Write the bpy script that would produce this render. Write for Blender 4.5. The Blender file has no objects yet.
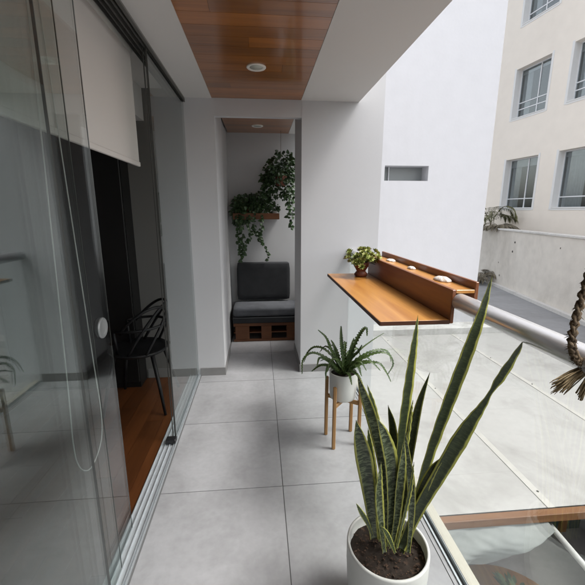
import bpy, math, random
from math import radians as R, sin, cos, pi
from mathutils import Vector, Matrix, noise
random.seed(7)
S = bpy.context.scene
COL = S.collection

# ------------------------------------------------------------------ world, camera
EYE = Vector((0, 0, 1.5))
FPX, CPX = 366.7, 292.5
PITCH = math.atan(81.5/366.7)
YAW = math.atan(33.5/math.hypot(366.7, 81.5))
FW = Vector((sin(YAW)*cos(PITCH), cos(YAW)*cos(PITCH), -sin(PITCH)))
RT = Vector((cos(YAW), -sin(YAW), 0))
UP = RT.cross(FW)
def at(u, v, Y):
    """real point at depth Y seen in the photograph at u, v"""
    d = FW*FPX + RT*(u-CPX) - UP*(v-CPX)
    return EYE + d*(Y/d.y)

cam = bpy.data.cameras.new('camera'); camo = bpy.data.objects.new('camera', cam); COL.objects.link(camo)
m = Matrix((RT, UP, -FW)).transposed().to_4x4(); m.translation = EYE
camo.matrix_world = m
cam.sensor_width = 36; cam.lens = 36*FPX/585; cam.clip_start = .02; cam.clip_end = 1500
S.camera = camo

W = bpy.data.worlds.new('World'); S.world = W; W.use_nodes = True
nt = W.node_tree; bg = nt.nodes['Background']
sky = nt.nodes.new('ShaderNodeTexSky'); sky.sky_type = 'NISHITA'; sky.sun_disc = False
SUN_EL, SUN_AZ = R(58), R(104)      # azimuth clockwise from +Y
sky.sun_elevation = SUN_EL; sky.sun_rotation = SUN_AZ
sky.dust_density = 4; sky.air_density = 1.4
hs = nt.nodes.new('ShaderNodeHueSaturation'); hs.inputs['Saturation'].default_value = .30
nt.links.new(sky.outputs[0], hs.inputs['Color']); nt.links.new(hs.outputs[0], bg.inputs[0])
bg.inputs[1].default_value = .15
sl = bpy.data.lights.new('sun', 'SUN'); sl.energy = 1.05; sl.angle = R(16); sl.color = (1, .985, .965)
so = bpy.data.objects.new('sun', sl); COL.objects.link(so)
sd = Vector((sin(SUN_AZ)*cos(SUN_EL), cos(SUN_AZ)*cos(SUN_EL), sin(SUN_EL)))
so.rotation_euler = sd.to_track_quat('Z', 'Y').to_euler()
S.view_settings.view_transform = 'Standard'; S.view_settings.look = 'None'
S.view_settings.exposure = 1.27; S.view_settings.gamma = 1
S.view_settings.use_curve_mapping = False
S.render.engine = 'CYCLES'
cy = S.cycles
cy.max_bounces = 10; cy.diffuse_bounces = 6; cy.glossy_bounces = 5; cy.transparent_max_bounces = 32
cy.use_denoising = True; cy.sample_clamp_indirect = 6

# ------------------------------------------------------------------ helpers
class MB:
    def __init__(s): s.v = []; s.f = []; s.uv = []; s.sm = []
    def face(s, idx, uv=None, smooth=False):
        s.f.append(tuple(idx)); s.uv.append(uv or [(0, 0)]*len(idx)); s.sm.append(smooth)
    def add(s, verts, faces, smooth=False):
        o = len(s.v); s.v += [tuple(p) for p in verts]
        for f in faces: s.face([o+i for i in f], None, smooth)
        return s
    def box(s, x0, x1, y0, y1, z0, z1, M=None):
        P = [Vector((x, y, z)) for x in (x0, x1) for y in (y0, y1) for z in (z0, z1)]
        if M is not None: P = [M @ p for p in P]
        return s.add(P, [(0, 1, 3, 2), (4, 6, 7, 5), (0, 4, 5, 1), (2, 3, 7, 6), (0, 2, 6, 4), (1, 5, 7, 3)])
    def bbox(s, x0, x1, y0, y1, z0, z1, b=.004, M=None):
        """box with chamfered edges"""
        P = []; 
        for z, i in ((z0, b), (z0+b, 0), (z1-b, 0), (z1, b)):
            c = b if i == 0 else b
            xa, xb, ya, yb = x0+i, x1-i, y0+i, y1-i
            P += [(xa+c, ya, z), (xb-c, ya, z), (xb, ya+c, z), (xb, yb-c, z), (xb-c, yb, z), (xa+c, yb, z), (xa, yb-c, z), (xa, ya+c, z)]
        P = [Vector(p) for p in P]
        if M is not None: P = [M @ p for p in P]
        F = [tuple(reversed(range(8))), tuple(range(24, 32))]
        for k in range(3):
            for i in range(8):
                j = (i+1) % 8
                F.append((k*8+i, k*8+j, k*8+8+j, k*8+8+i))
        return s.add(P, F)
    def tube(s, pts, r, n=10, caps=True, smooth=True):
        pts = [Vector(p) for p in pts]; m_ = len(pts); o = len(s.v); up = None
        for i, p in enumerate(pts):
            t = (pts[min(i+1, m_-1)]-pts[max(i-1, 0)])
            t = t.normalized() if t.length > 1e-9 else Vector((0, 0, 1))
            if up is None:
                a = Vector((0, 0, 1)) if abs(t.z) < .9 else Vector((1, 0, 0)); up = t.cross(a).normalized()
            up = (up - t*up.dot(t)); up = up.normalized() if up.length > 1e-6 else t.orthogonal().normalized()
            b = t.cross(up); rr = r[i] if isinstance(r, (list, tuple)) else r
            for k in range(n):
                a = 2*pi*k/n; s.v.append(tuple(p + (up*cos(a)+b*sin(a))*rr))
        for i in range(m_-1):
            for k in range(n):
                j = (k+1) % n
                s.face((o+i*n+k, o+i*n+j, o+(i+1)*n+j, o+(i+1)*n+k), None, smooth)
        if caps:
            s.face(tuple(reversed(range(o, o+n)))); s.face(tuple(range(o+(m_-1)*n, o+m_*n)))
        return s
    def lathe(s, prof, c=(0, 0, 0), n=40, smooth=True):
        o = len(s.v)
        for r, z in prof:
            for k in range(n):
                a = 2*pi*k/n; s.v.append((c[0]+r*cos(a), c[1]+r*sin(a), c[2]+z))
        for i in range(len(prof)-1):
            for k in range(n):
                j = (k+1) % n
                s.face((o+i*n+k, o+i*n+j, o+(i+1)*n+j, o+(i+1)*n+k), None, smooth)
        if prof[0][0] > 1e-5: s.face(tuple(reversed(range(o, o+n))))
        if prof[-1][0] > 1e-5: s.face(tuple(range(o+(len(prof)-1)*n, o+len(prof)*n)))
        return s
    def blade(s, pts, widths, thick=.003, nrm=(0, -1, 0), curl=.25, roll=0, wav=0, tooth=0):
        """a leaf blade: closed thin section swept along pts, uv.x across, uv.y along"""
        pts = [Vector(p) for p in pts]; n = len(pts); o = len(s.v); us = (-1, -.5, 0, .5, 1)
        for i, p in enumerate(pts):
            t = (pts[min(i+1, n-1)]-pts[max(i-1, 0)]).normalized()
            N = Vector(nrm); N = (N - t*N.dot(t)); N = N.normalized() if N.length > 1e-4 else t.orthogonal().normalized()
            rl = roll[i] if isinstance(roll, (list, tuple)) else roll
            N = Matrix.Rotation(rl, 3, t) @ N
            B = t.cross(N); w = widths[i]
            th = thick*min(1, w/.008+.15)
            top = []; bot = []
            for u in us:
                wz = wav*sin(i*1.9+u)*abs(u)
                ww = w
                if tooth and abs(u) == 1: ww = w*(1-tooth*(((i+(u > 0)) % 2)))
                q = p + B*(u*ww) + N*(curl*w*u*u + wz)
                e = th*(1-.8*abs(u))
                top.append(q+N*e); bot.append(q-N*e)
            s.v += [tuple(q) for q in top+bot[::-1]]
        m_ = 10; uu = [(u+1)/2 for u in us]; uu = uu+uu[::-1]
        L = [0]
        for i in range(1, n): L.append(L[-1]+(pts[i]-pts[i-1]).length)
        for i in range(n-1):
            for k in range(m_):
                j = (k+1) % m_
                s.face((o+i*m_+k, o+i*m_+j, o+(i+1)*m_+j, o+(i+1)*m_+k),
                       [(uu[k], L[i]), (uu[j], L[i]), (uu[j], L[i+1]), (uu[k], L[i+1])], True)
        s.face(tuple(range(o, o+m_))); s.face(tuple(reversed(range(o+(n-1)*m_, o+n*m_))))
        return s
    def leaflet(s, p, d, nrm, L, w, fold=.25, droop=.2):
        """small pointed leaf, six quads folded on its midrib"""
        d = Vector(d).normalized(); nrm = Vector(nrm); sd_ = d.cross(nrm)
        sd_ = sd_.normalized() if sd_.length > 1e-4 else d.orthogonal().normalized()
        N = sd_.cross(d)
        o = len(s.v); st = ((0, .12), (.3, 1), (.65, .8), (1, .03))
        for t, ww in st:
            c = Vector(p)+d*(L*t)-N*(droop*L*t*t)
            s.v += [tuple(c-sd_*(w*ww)+N*(fold*w*ww)), tuple(c), tuple(c+sd_*(w*ww)+N*(fold*w*ww))]
        for i in range(3):
            for k in (0, 1):
                s.face((o+i*3+k, o+i*3+k+1, o+i*3+k+4, o+i*3+k+3), [(k/2, st[i][0]), (k/2+.5, st[i][0]), (k/2+.5, st[i+1][0]), (k/2, st[i+1][0])], True)
        return s
    def build(s, name, mat, parent=None, label=None, cat=None, group=None, kind=None):
        off = Vector((0, 0, 0)); q = parent
        while q is not None:
            off += q.location; q = q.parent
        me = bpy.data.meshes.new(name)
        me.from_pydata([tuple(Vector(p)-off) for p in s.v], [], s.f)
        uvl = me.uv_layers.new(name='UVMap'); flat = []
        for u in s.uv:
            for a in u: flat += [a[0], a[1]]
        uvl.data.foreach_set('uv', flat)
        me.polygons.foreach_set('use_smooth', s.sm)
        me.materials.append(mat); me.update()
        ob = bpy.data.objects.new(name, me); COL.objects.link(ob); ob.parent = parent
        tag(ob, label, cat, group, kind)
        return ob

def tag(o, label=None, cat=None, group=None, kind=None):
    if label: o['label'] = label
    if cat: o['category'] = cat
    if group: o['group'] = group
    if kind: o['kind'] = kind
    return o
def thing(name, label, cat, loc=(0, 0, 0), group=None):
    o = bpy.data.objects.new(name, None); COL.objects.link(o); o.location = loc
    o.empty_display_size = .1
    return tag(o, label, cat, group)
def struct(name, mb, mat): return mb.build(name, mat, kind='structure')
def crom(P, n):
    """Catmull-Rom resample of 3D points"""
    P = [Vector(p) for p in P]; P = [P[0]*2-P[1]]+P+[P[-1]*2-P[-2]]; out = []
    seg = len(P)-3
    for i in range(n):
        t = i/(n-1)*seg; k = min(int(t), seg-1); t -= k
        a, b, c, d = P[k:k+4]
        out.append(.5*((2*b)+(c-a)*t+(2*a-5*b+4*c-d)*t*t+(3*b-a-3*c+d)*t**3))
    return out

# ------------------------------------------------------------------ materials
def mat(name, col, rough=.6, spec=.5, metal=0, coat=0, mott=0, mscale=6, bump=0, bscale=40, isl=0, coatr=.1):
    M = bpy.data.materials.new(name); M.use_nodes = True; n = M.node_tree; b = n.nodes['Principled BSDF']
    b.inputs['Roughness'].default_value = rough; b.inputs['Metallic'].default_value = metal
    b.inputs['Specular IOR Level'].default_value = spec
    b.inputs['Coat Weight'].default_value = coat; b.inputs['Coat Roughness'].default_value = coatr
    b.inputs['Base Color'].default_value = (*col, 1)
    tc = n.nodes.new('ShaderNodeTexCoord')
    if mott or isl:
        val = None
        if mott:
            nz = n.nodes.new('ShaderNodeTexNoise'); nz.inputs['Scale'].default_value = mscale; nz.inputs['Detail'].default_value = 8
            nz.inputs['Roughness'].default_value = .62
            n.links.new(tc.outputs['Object'], nz.inputs['Vector'])
            mr = n.nodes.new('ShaderNodeMapRange'); mr.inputs[1].default_value = .25; mr.inputs[2].default_value = .75
            mr.inputs[3].default_value = 1-mott; mr.inputs[4].default_value = 1+mott
            n.links.new(nz.outputs['Fac'], mr.inputs[0]); val = mr.outputs[0]
        if isl:
            g = n.nodes.new('ShaderNodeNewGeometry'); mr2 = n.nodes.new('ShaderNodeMapRange')
            mr2.inputs[3].default_value = 1-isl; mr2.inputs[4].default_value = 1+isl
            n.links.new(g.outputs['Random Per Island'], mr2.inputs[0])
            if val is None: val = mr2.outputs[0]
            else:
                mm = n.nodes.new('ShaderNodeMath'); mm.operation = 'MULTIPLY'
                n.links.new(val, mm.inputs[0]); n.links.new(mr2.outputs[0], mm.inputs[1]); val = mm.outputs[0]
        vm = n.nodes.new('ShaderNodeVectorMath'); vm.operation = 'SCALE'; vm.inputs[0].default_value = col
        n.links.new(val, vm.inputs['Scale']); n.links.new(vm.outputs[0], b.inputs['Base Color'])
    if bump:
        nb = n.nodes.new('ShaderNodeTexNoise'); nb.inputs['Scale'].default_value = bscale; nb.inputs['Detail'].default_value = 5
        n.links.new(tc.outputs['Object'], nb.inputs['Vector'])
        bp = n.nodes.new('ShaderNodeBump'); bp.inputs['Strength'].default_value = bump; bp.inputs['Distance'].default_value = .01
        n.links.new(nb.outputs['Fac'], bp.inputs['Height']); n.links.new(bp.outputs[0], b.inputs['Normal'])
    return M
def stained(name, col, stain, lo=.5, hi=.7, scale=1.2, rough=.8, bump=.15, stretch=(1, 1, 1), isl=0, fine=.05):
    """base colour with irregular stains of a second colour"""
    M = mat(name, col, rough, bump=bump, bscale=25); n = M.node_tree; b = n.nodes['Principled BSDF']
    tc = n.nodes['Texture Coordinate']; mp = n.nodes.new('ShaderNodeMapping'); mp.inputs['Scale'].default_value = stretch
    n.links.new(tc.outputs['Object'], mp.inputs[0])
    nz = n.nodes.new('ShaderNodeTexNoise'); nz.inputs['Scale'].default_value = scale; nz.inputs['Detail'].default_value = 10
    nz.inputs['Roughness'].default_value = .65; nz.inputs['Distortion'].default_value = .4
    n.links.new(mp.outputs[0], nz.inputs['Vector'])
    cr = n.nodes.new('ShaderNodeMapRange'); cr.inputs[1].default_value = lo; cr.inputs[2].default_value = hi
    n.links.new(nz.outputs['Fac'], cr.inputs[0])
    mx = n.nodes.new('ShaderNodeMix'); mx.data_type = 'RGBA'; mx.inputs[6].default_value = (*col, 1); mx.inputs[7].default_value = (*stain, 1)
    n.links.new(cr.outputs[0], mx.inputs[0])
    n2 = n.nodes.new('ShaderNodeTexNoise'); n2.inputs['Scale'].default_value = scale*9; n2.inputs['Detail'].default_value = 6
    n.links.new(tc.outputs['Object'], n2.inputs['Vector'])
    m2 = n.nodes.new('ShaderNodeMapRange'); m2.inputs[1].default_value = .3; m2.inputs[2].default_value = .7
    m2.inputs[3].default_value = 1-fine; m2.inputs[4].default_value = 1+fine
    n.links.new(n2.outputs['Fac'], m2.inputs[0]); val = m2.outputs[0]
    if isl:
        g = n.nodes.new('ShaderNodeNewGeometry'); mr2 = n.nodes.new('ShaderNodeMapRange')
        mr2.inputs[3].default_value = 1-isl; mr2.inputs[4].default_value = 1+isl
        n.links.new(g.outputs['Random Per Island'], mr2.inputs[0])
        mm = n.nodes.new('ShaderNodeMath'); mm.operation = 'MULTIPLY'
        n.links.new(val, mm.inputs[0]); n.links.new(mr2.outputs[0], mm.inputs[1]); val = mm.outputs[0]
    vm = n.nodes.new('ShaderNodeVectorMath'); vm.operation = 'SCALE'
    n.links.new(mx.outputs[2], vm.inputs[0]); n.links.new(val, vm.inputs['Scale']); n.links.new(vm.outputs[0], b.inputs['Base Color'])
    return M
def wood(name, c1, c2, axis='Y', rough=.4, coat=.0, isl=.0, scale=1.0, coatr=.12):
    """grain running along axis; each board island shifts tone and grain"""
    M = mat(name, c1, rough, coat=coat, coatr=coatr); n = M.node_tree; b = n.nodes['Principled BSDF']
    tc = n.nodes['Texture Coordinate']; g = n.nodes.new('ShaderNodeNewGeometry')
    ad = n.nodes.new('ShaderNodeVectorMath'); ad.operation = 'ADD'
    sc_ = n.nodes.new('ShaderNodeVectorMath'); sc_.operation = 'SCALE'; sc_.inputs[0].default_value = (7.3, 5.1, 3.7)
    n.links.new(g.outputs['Random Per Island'], sc_.inputs['Scale'])
    n.links.new(tc.outputs['Object'], ad.inputs[0]); n.links.new(sc_.outputs[0], ad.inputs[1])
    mp = n.nodes.new('ShaderNodeMapping'); k = {'X': (1.2, 14, 14), 'Y': (14, 1.2, 14), 'Z': (14, 14, 1.2)}[axis]
    mp.inputs['Scale'].default_value = tuple(a*scale for a in k); n.links.new(ad.outputs[0], mp.inputs[0])
    nz = n.nodes.new('ShaderNodeTexNoise'); nz.inputs['Scale'].default_value = 1.6; nz.inputs['Detail'].default_value = 9
    nz.inputs['Roughness'].default_value = .6; nz.inputs['Distortion'].default_value = 1.1
    n.links.new(mp.outputs[0], nz.inputs['Vector'])
    cr = n.nodes.new('ShaderNodeMapRange'); cr.inputs[1].default_value = .3; cr.inputs[2].default_value = .7
    n.links.new(nz.outputs['Fac'], cr.inputs[0])
    mx = n.nodes.new('ShaderNodeMix'); mx.data_type = 'RGBA'; mx.inputs[6].default_value = (*c1, 1); mx.inputs[7].default_value = (*c2, 1)
    n.links.new(cr.outputs[0], mx.inputs[0])
    mr2 = n.nodes.new('ShaderNodeMapRange'); mr2.inputs[3].default_value = 1-isl; mr2.inputs[4].default_value = 1+isl
    n.links.new(g.outputs['Random Per Island'], mr2.inputs[0])
    vm = n.nodes.new('ShaderNodeVectorMath'); vm.operation = 'SCALE'
    n.links.new(mx.outputs[2], vm.inputs[0]); n.links.new(mr2.outputs[0], vm.inputs['Scale']); n.links.new(vm.outputs[0], b.inputs['Base Color'])
    bp = n.nodes.new('ShaderNodeBump'); bp.inputs['Strength'].default_value = .12; bp.inputs['Distance'].default_value = .004
    n.links.new(nz.outputs['Fac'], bp.inputs['Height']); n.links.new(bp.outputs[0], b.inputs['Normal'])
    return M
def glass(name, tint=(.93, .96, .95), refl=1.0, ior=1.52):
    M = bpy.data.materials.new(name); M.use_nodes = True; n = M.node_tree; n.nodes.clear()
    out = n.nodes.new('ShaderNodeOutputMaterial'); mx = n.nodes.new('ShaderNodeMixShader')
    tr = n.nodes.new('ShaderNodeBsdfTransparent'); tr.inputs[0].default_value = (*tint, 1)
    gl = n.nodes.new('ShaderNodeBsdfGlossy'); gl.inputs['Roughness'].default_value = .0; gl.inputs[0].default_value = (refl*.965, refl, refl*1.0, 1)
    fr = n.nodes.new('ShaderNodeFresnel'); g = n.nodes.new('ShaderNodeNewGeometry')
    mr = n.nodes.new('ShaderNodeMapRange'); mr.inputs[3].default_value = ior; mr.inputs[4].default_value = 1/ior
    n.links.new(g.outputs['Backfacing'], mr.inputs[0]); n.links.new(mr.outputs[0], fr.inputs['IOR'])
    n.links.new(fr.outputs[0], mx.inputs[0]); n.links.new(tr.outputs[0], mx.inputs[1]); n.links.new(gl.outputs[0], mx.inputs[2])
    n.links.new(mx.outputs[0], out.inputs[0]); return M

white = mat('white_paint', (.57, .57, .58), .75, mott=.025, mscale=1.5, bump=.05, bscale=180)
ceilw = mat('ceiling_paint', (.61, .60, .585), .8, mott=.02, mscale=1.2, bump=.04, bscale=150)
tile = stained('concrete_tile', (.37, .37, .38), (.28, .28, .285), .40, .72, 3.6, .30, .04, isl=.05, fine=.05)
grout = mat('dark_grout', (.14, .14, .14), .9)
skirt = mat('grey_skirting', (.23, .225, .22), .5, mott=.1, mscale=5)
alu = mat('aluminium', (.60, .64, .66), .4, metal=.5, mott=.08, mscale=20)
dark = mat('black_metal', (.015, .015, .016), .4)
seal = mat('dark_seal', (.05, .05, .045), .5)
steel = mat('brushed_steel', (.80, .80, .82), .24, metal=.5, mott=.03, mscale=30)
planks = wood('varnished_ceiling_wood', (.36, .125, .018), (.19, .062, .009), 'X', .3, coat=.8, isl=.25, coatr=.09, scale=.6)
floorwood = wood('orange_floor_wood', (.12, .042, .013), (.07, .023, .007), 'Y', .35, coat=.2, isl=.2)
traywood = wood('honey_plywood', (.56, .27, .06), (.36, .14, .028), 'Y', .38, coat=.25, isl=.0, scale=.45)
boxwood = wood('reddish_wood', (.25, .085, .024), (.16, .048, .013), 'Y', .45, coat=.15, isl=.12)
legwood = wood('acorn_wood', (.40, .225, .085), (.29, .15, .05), 'Z', .5, isl=.1)
palletwood = wood('stained_pallet_wood', (.15, .055, .017), (.09, .03, .009), 'X', .6, isl=.15)
glass_door = glass('door_glass', (.885, .90, .895), ior=1.5)
glass_inner = glass('inner_leaf_glass', (.91, .93, .92), ior=1.22)
glass_rail = glass('railing_glass', (.965, .98, .975))
blackgloss = mat('black_plastic', (.004, .004, .005), .55)
cabinetm = mat('black_wood', (.006, .0055, .0055), .5, isl=.2)
fabric = mat('white_blind_fabric', (.72, .69, .66), .9, bump=.05, bscale=400)
b_ = fabric.node_tree.nodes['Principled BSDF']; b_.inputs['Transmission Weight'].default_value = 0
darkfab = mat('charcoal_fabric', (.022, .0235, .026), .95, mott=.25, mscale=9, bump=.2, bscale=300)
seatfab = mat('glare_cushion_fabric', (.085, .09, .10), .95, mott=.3, mscale=7, bump=.2, bscale=300)  # seat top glare put into this lighter blue-grey
potwhite = mat('matt_white_pot', (.62, .62, .59), .45, mott=.03, mscale=5, bump=.04, bscale=60)
soil = stained('potting_soil', (.022, .014, .009), (.09, .05, .03), .56, .70, 45, .95, 1.0)
terracotta = mat('brown_clay', (.19, .06, .03), .5, mott=.4, mscale=18, bump=.3, bscale=40)
roofm = stained('white_roof_sheet', (.385, .375, .36), (.26, .25, .235), .50, .74, 1.5, .5, .06, fine=.04)
seam = mat('roof_seam', (.43, .415, .385), .6, mott=.12, mscale=8)
canvas = mat('white_canvas', (.24, .255, .245), .8, mott=.2, mscale=4)
beamwood = wood('brown_beam_wood', (.19, .085, .030), (.12, .05, .018), 'X', .5)
concrete = stained('stained_concrete', (.70, .655, .59), (.44, .40, .345), .48, .74, .35, .9, .3, stretch=(1, 1, .7), fine=.06)
cap = stained('pale_coping', (.62, .60, .57), (.4, .38, .35), .5, .8, 1.5, .9, .2)
yardm = stained('grey_cement_yard', (.27, .27, .275), (.2, .2, .2), .45, .7, .6, .9, .1)
asphalt = stained('street_asphalt', (.06, .06, .06), (.04, .04, .04), .4, .7, 1, .9, .2)
patiom = stained('patio_cement', (.16, .15, .145), (.1, .095, .09), .45, .7, 1.5, .8, .1)
bldg_white = stained('white_render', (.64, .64, .665), (.60, .60, .615), .5, .8, .5, .85, .08, stretch=(1.6, 1.6, .35), fine=.02)
bldg_cream = stained('cream_render', (.90, .825, .735), (.85, .775, .685), .5, .8, .25, .9, .08, fine=.02)
reveal = mat('white_reveal', (.80, .79, .775), .7)
winframe = mat('white_window_frame', (.75, .76, .78), .45)
darkroom = mat('dark_room', (.05, .05, .052), .9)
curtain = mat('pale_curtain', (.45, .46, .47), .9, mott=.1)
bwin = mat('window_glass', (.03, .035, .04), .03, spec=1.0)
frosted = mat('frosted_glass', (.30, .32, .32), .3)
beadm = mat('white_cord', (.75, .75, .72), .5)
shellm = stained('seashell', (.74, .69, .64), (.48, .38, .30), .5, .62, 60, .4, .2)
straw = stained('brown_straw', (.13, .09, .05), (.05, .032, .018), .45, .65, 60, .9, .5)
straw2 = stained('pale_straw', (.26, .20, .11), (.2, .14, .07), .45, .65, 60, .9, .3)
lampw = mat('lamp_trim', (.75, .73, .68), .5)
lampg = mat('lamp_lens', (.45, .47, .42), .25)

def leafmat(name, a, b, rough=.45, isl=.35, mscale=30, trans=.0):
    M = stained(name, a, b, .4, .62, mscale, rough, .1, isl=isl, fine=.12)
    if trans: M.node_tree.nodes['Principled BSDF'].inputs['Subsurface Weight'].default_value = 0
    return M
pothos = leafmat('pothos_leaf', (.022, .050, .016), (.045, .085, .03))
fernm = leafmat('fern_leaf', (.042, .082, .020), (.085, .13, .035), .4)
succ = leafmat('succulent_leaf', (.20, .26, .06), (.40, .38, .13), .45, .45)
scrub = leafmat('scrub_leaf', (.075, .095, .035), (.15, .13, .06), .7)
drym = leafmat('dry_scrub', (.12, .10, .07), (.22, .19, .13), .8)
stemm = mat('green_stem', (.06, .09, .03), .6)

def snake_mat(nm, c1, c2):
    M = bpy.data.materials.new(nm); M.use_nodes = True; n = M.node_tree; b = n.nodes['Principled BSDF']
    b.inputs['Roughness'].default_value = .38
    uv = n.nodes.new('ShaderNodeUVMap'); sp = n.nodes.new('ShaderNodeSeparateXYZ'); n.links.new(uv.outputs[0], sp.inputs[0])
    ob = n.nodes.new('ShaderNodeTexCoord')
    # distance to the edge
    s1 = n.nodes.new('ShaderNodeMath'); s1.operation = 'SUBTRACT'; s1.inputs[1].default_value = .5; n.links.new(sp.outputs[0], s1.inputs[0])
    ab = n.nodes.new('ShaderNodeMath'); ab.operation = 'ABSOLUTE'; n.links.new(s1.outputs[0], ab.inputs[0])
    nz = n.nodes.new('ShaderNodeTexNoise'); nz.inputs['Scale'].default_value = 25; n.links.new(ob.outputs['Object'], nz.inputs['Vector'])
    ad = n.nodes.new('ShaderNodeMath'); ad.operation = 'MULTIPLY_ADD'; ad.inputs[1].default_value = .12; n.links.new(nz.outputs['Fac'], ad.inputs[0]); n.links.new(ab.outputs[0], ad.inputs[2])
    ed = n.nodes.new('ShaderNodeMapRange'); ed.inputs[1].default_value = .40; ed.inputs[2].default_value = .455; n.links.new(ad.outputs[0], ed.inputs[0])
    # transverse bands
    cb = n.nodes.new('ShaderNodeCombineXYZ'); mu = n.nodes.new('ShaderNodeMath'); mu.operation = 'MULTIPLY'; mu.inputs[1].default_value = 1.0
    n.links.new(sp.outputs[0], mu.inputs[0]); n.links.new(mu.outputs[0], cb.inputs[0])
    mv = n.nodes.new('ShaderNodeMath'); mv.operation = 'MULTIPLY'; mv.inputs[1].default_value = 90; n.links.new(sp.outputs[1], mv.inputs[0]); n.links.new(mv.outputs[0], cb.inputs[1])
    g = n.nodes.new('ShaderNodeObjectInfo'); n.links.new(g.outputs['Random'], cb.inputs[2])
    n2 = n.nodes.new('ShaderNodeTexNoise'); n2.inputs['Scale'].default_value = 1.5; n2.inputs['Detail'].default_value = 3; n2.inputs['Roughness'].default_value = .6; n2.inputs['Distortion'].default_value = .9
    n.links.new(cb.outputs[0], n2.inputs['Vector'])
    bd = n.nodes.new('ShaderNodeMapRange'); bd.inputs[1].default_value = .47; bd.inputs[2].default_value = .58; n.links.new(n2.outputs['Fac'], bd.inputs[0])
    m1 = n.nodes.new('ShaderNodeMix'); m1.data_type = 'RGBA'; m1.inputs[6].default_value = (*c1, 1); m1.inputs[7].default_value = (*c2, 1)
    n.links.new(bd.outputs[0], m1.inputs[0])
    m2 = n.nodes.new('ShaderNodeMix'); m2.data_type = 'RGBA'; m2.inputs[7].default_value = (.33, .33, .07, 1)
    n.links.new(m1.outputs[2], m2.inputs[6]); n.links.new(ed.outputs[0], m2.inputs[0]); n.links.new(m2.outputs[2], b.inputs['Base Color'])
    return M
snake = snake_mat('snake_plant_leaf', (.020, .030, .009), (.042, .058, .020))
snake_mottled = snake_mat('snake_plant_mottled_leaf', (.022, .032, .014), (.13, .155, .085))

# ------------------------------------------------------------------ balcony shell
XD, XE = -.57, .79                        # floor from door track to glass edge
DW, DB, DF = 3.24, 3.82, 4.57             # end wall front, its back, far wall
ZC = 2.38
TS, TX, TY, GAP = .666, .103, 1.763, .0022
fl = MB()
def tiles(x0, x1, y0, y1):
    i0 = math.floor((x0-TX)/TS); j0 = math.floor((y0-TY)/TS)
    for i in range(i0, math.ceil((x1-TX)/TS)):
        for j in range(j0, math.ceil((y1-TY)/TS)):
            a, b = max(x0, TX+i*TS+GAP), min(x1, TX+(i+1)*TS-GAP); c, d = max(y0, TY+j*TS+GAP), min(y1, TY+(j+1)*TS-GAP)
            if b-a > .01 and d-c > .01: fl.box(a, b, c, d, -.02, 0)
tiles(XD, XE, -2.2, DW); tiles(-.345, .365, DW, DB); tiles(-.345, XE, DB, DF)
struct('balcony_floor', fl, tile)
struct('floor_grout', MB().box(XD, XE, -2.2, DF, -.28, -.003), grout)
struct('balcony_floor_edge', MB().box(.822, .868, -2.2, DW, -.28, .012).box(.822, .868, DB, DF, -.28, .012), mat('cream_stone_edge', (.40, .375, .31), .5, mott=.06, mscale=6))

# end wall: stub on the left, lintel, column on the right
ew = MB().box(-.60, -.345, DW, DB, -.3, 3.2)
struct('room_end_wall', MB().box(-4.2, -.601, DW, DB, -.3, 3.2), mat('shaded_room_paint', (.17, .165, .155), .8))  # end wall continued indoors, the room's dimness put into its colour
struct('end_wall', ew, white)
struct('lintel', MB().box(-.345, .365, DW+.002, DW+.06, 2.25, ZC+.3), white)
struct('column', MB().box(.365, 1.06, DW, DB, -3.4, 5.5), white)
struct('far_wall', MB().box(-1, 1.3, DF, DF+.2, -.3, 3).box(-.6, -.362, DB, DF, -.3, 3), mat('far_wall_paint', (.52, .525, .53), .8, mott=.04, mscale=2))
sk = MB().box(-.566, -.345, DW-.009, DW, 0, .075).box(-.345, -.337, DW-.009, DB, 0, .075)
sk.box(.357, .796, DW-.009, DW, 0, .075).box(.357, .365, DW, DB, 0, .075)
sk.box(-.345, .79, DF-.009, DF, 0, .075).box(-1.04, -.664, DW-.009, DW, 0, .085)
struct('skirting', sk, skirt)
struct('wall_right_far', MB().box(.83, 1.0, DB, DF, -.3, 1.05), white)

# ceiling: white bands with a varnished board strip between them
cl = MB().box(-.66, -.36, -2.2, DW, ZC, ZC+.3).box(.36, .842, -2.2, DW, ZC, ZC+.3)
cl.box(.36, .6, DB, DF, ZC, ZC+.3)
struct('ceiling_band', cl, ceilw)
wc = MB(); y = -2.2; k = 0
while y < DW-.001:
    w = .118; y1 = min(y+w-.0018, DW)
    j = [-.36]+([random.uniform(-.25, .25)] if k % 3 == 1 else [])+[.36]
    for a, b in zip(j, j[1:]): wc.box(a+.0006, b-.0006, y, y1, ZC+.003, ZC+.02)
    y += w; k += 1
y = DW+.062
while y < DF:
    wc.box(-.345, .359, y, min(y+.116, DF), ZC+.003, ZC+.02); y += .118
struct('wooden_ceiling', wc, planks)
struct('ceiling_void', MB().box(-.36, .36, -2.2, DW, ZC+.021, ZC+.3).box(-.345, .36, DW+.062, DF, ZC+.021, ZC+.3), dark)
struct('upper_storey', MB().box(-6, .838, -4, DF+2, ZC+.301, 4.6), white)
struct('back_wall', MB().box(-4.2, .84, -2.4, -2.2, -.3, ZC+.3), white)
struct('lower_storey', MB().box(-6, .80, -4, DF+2, -3.4, -.281), white)

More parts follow.
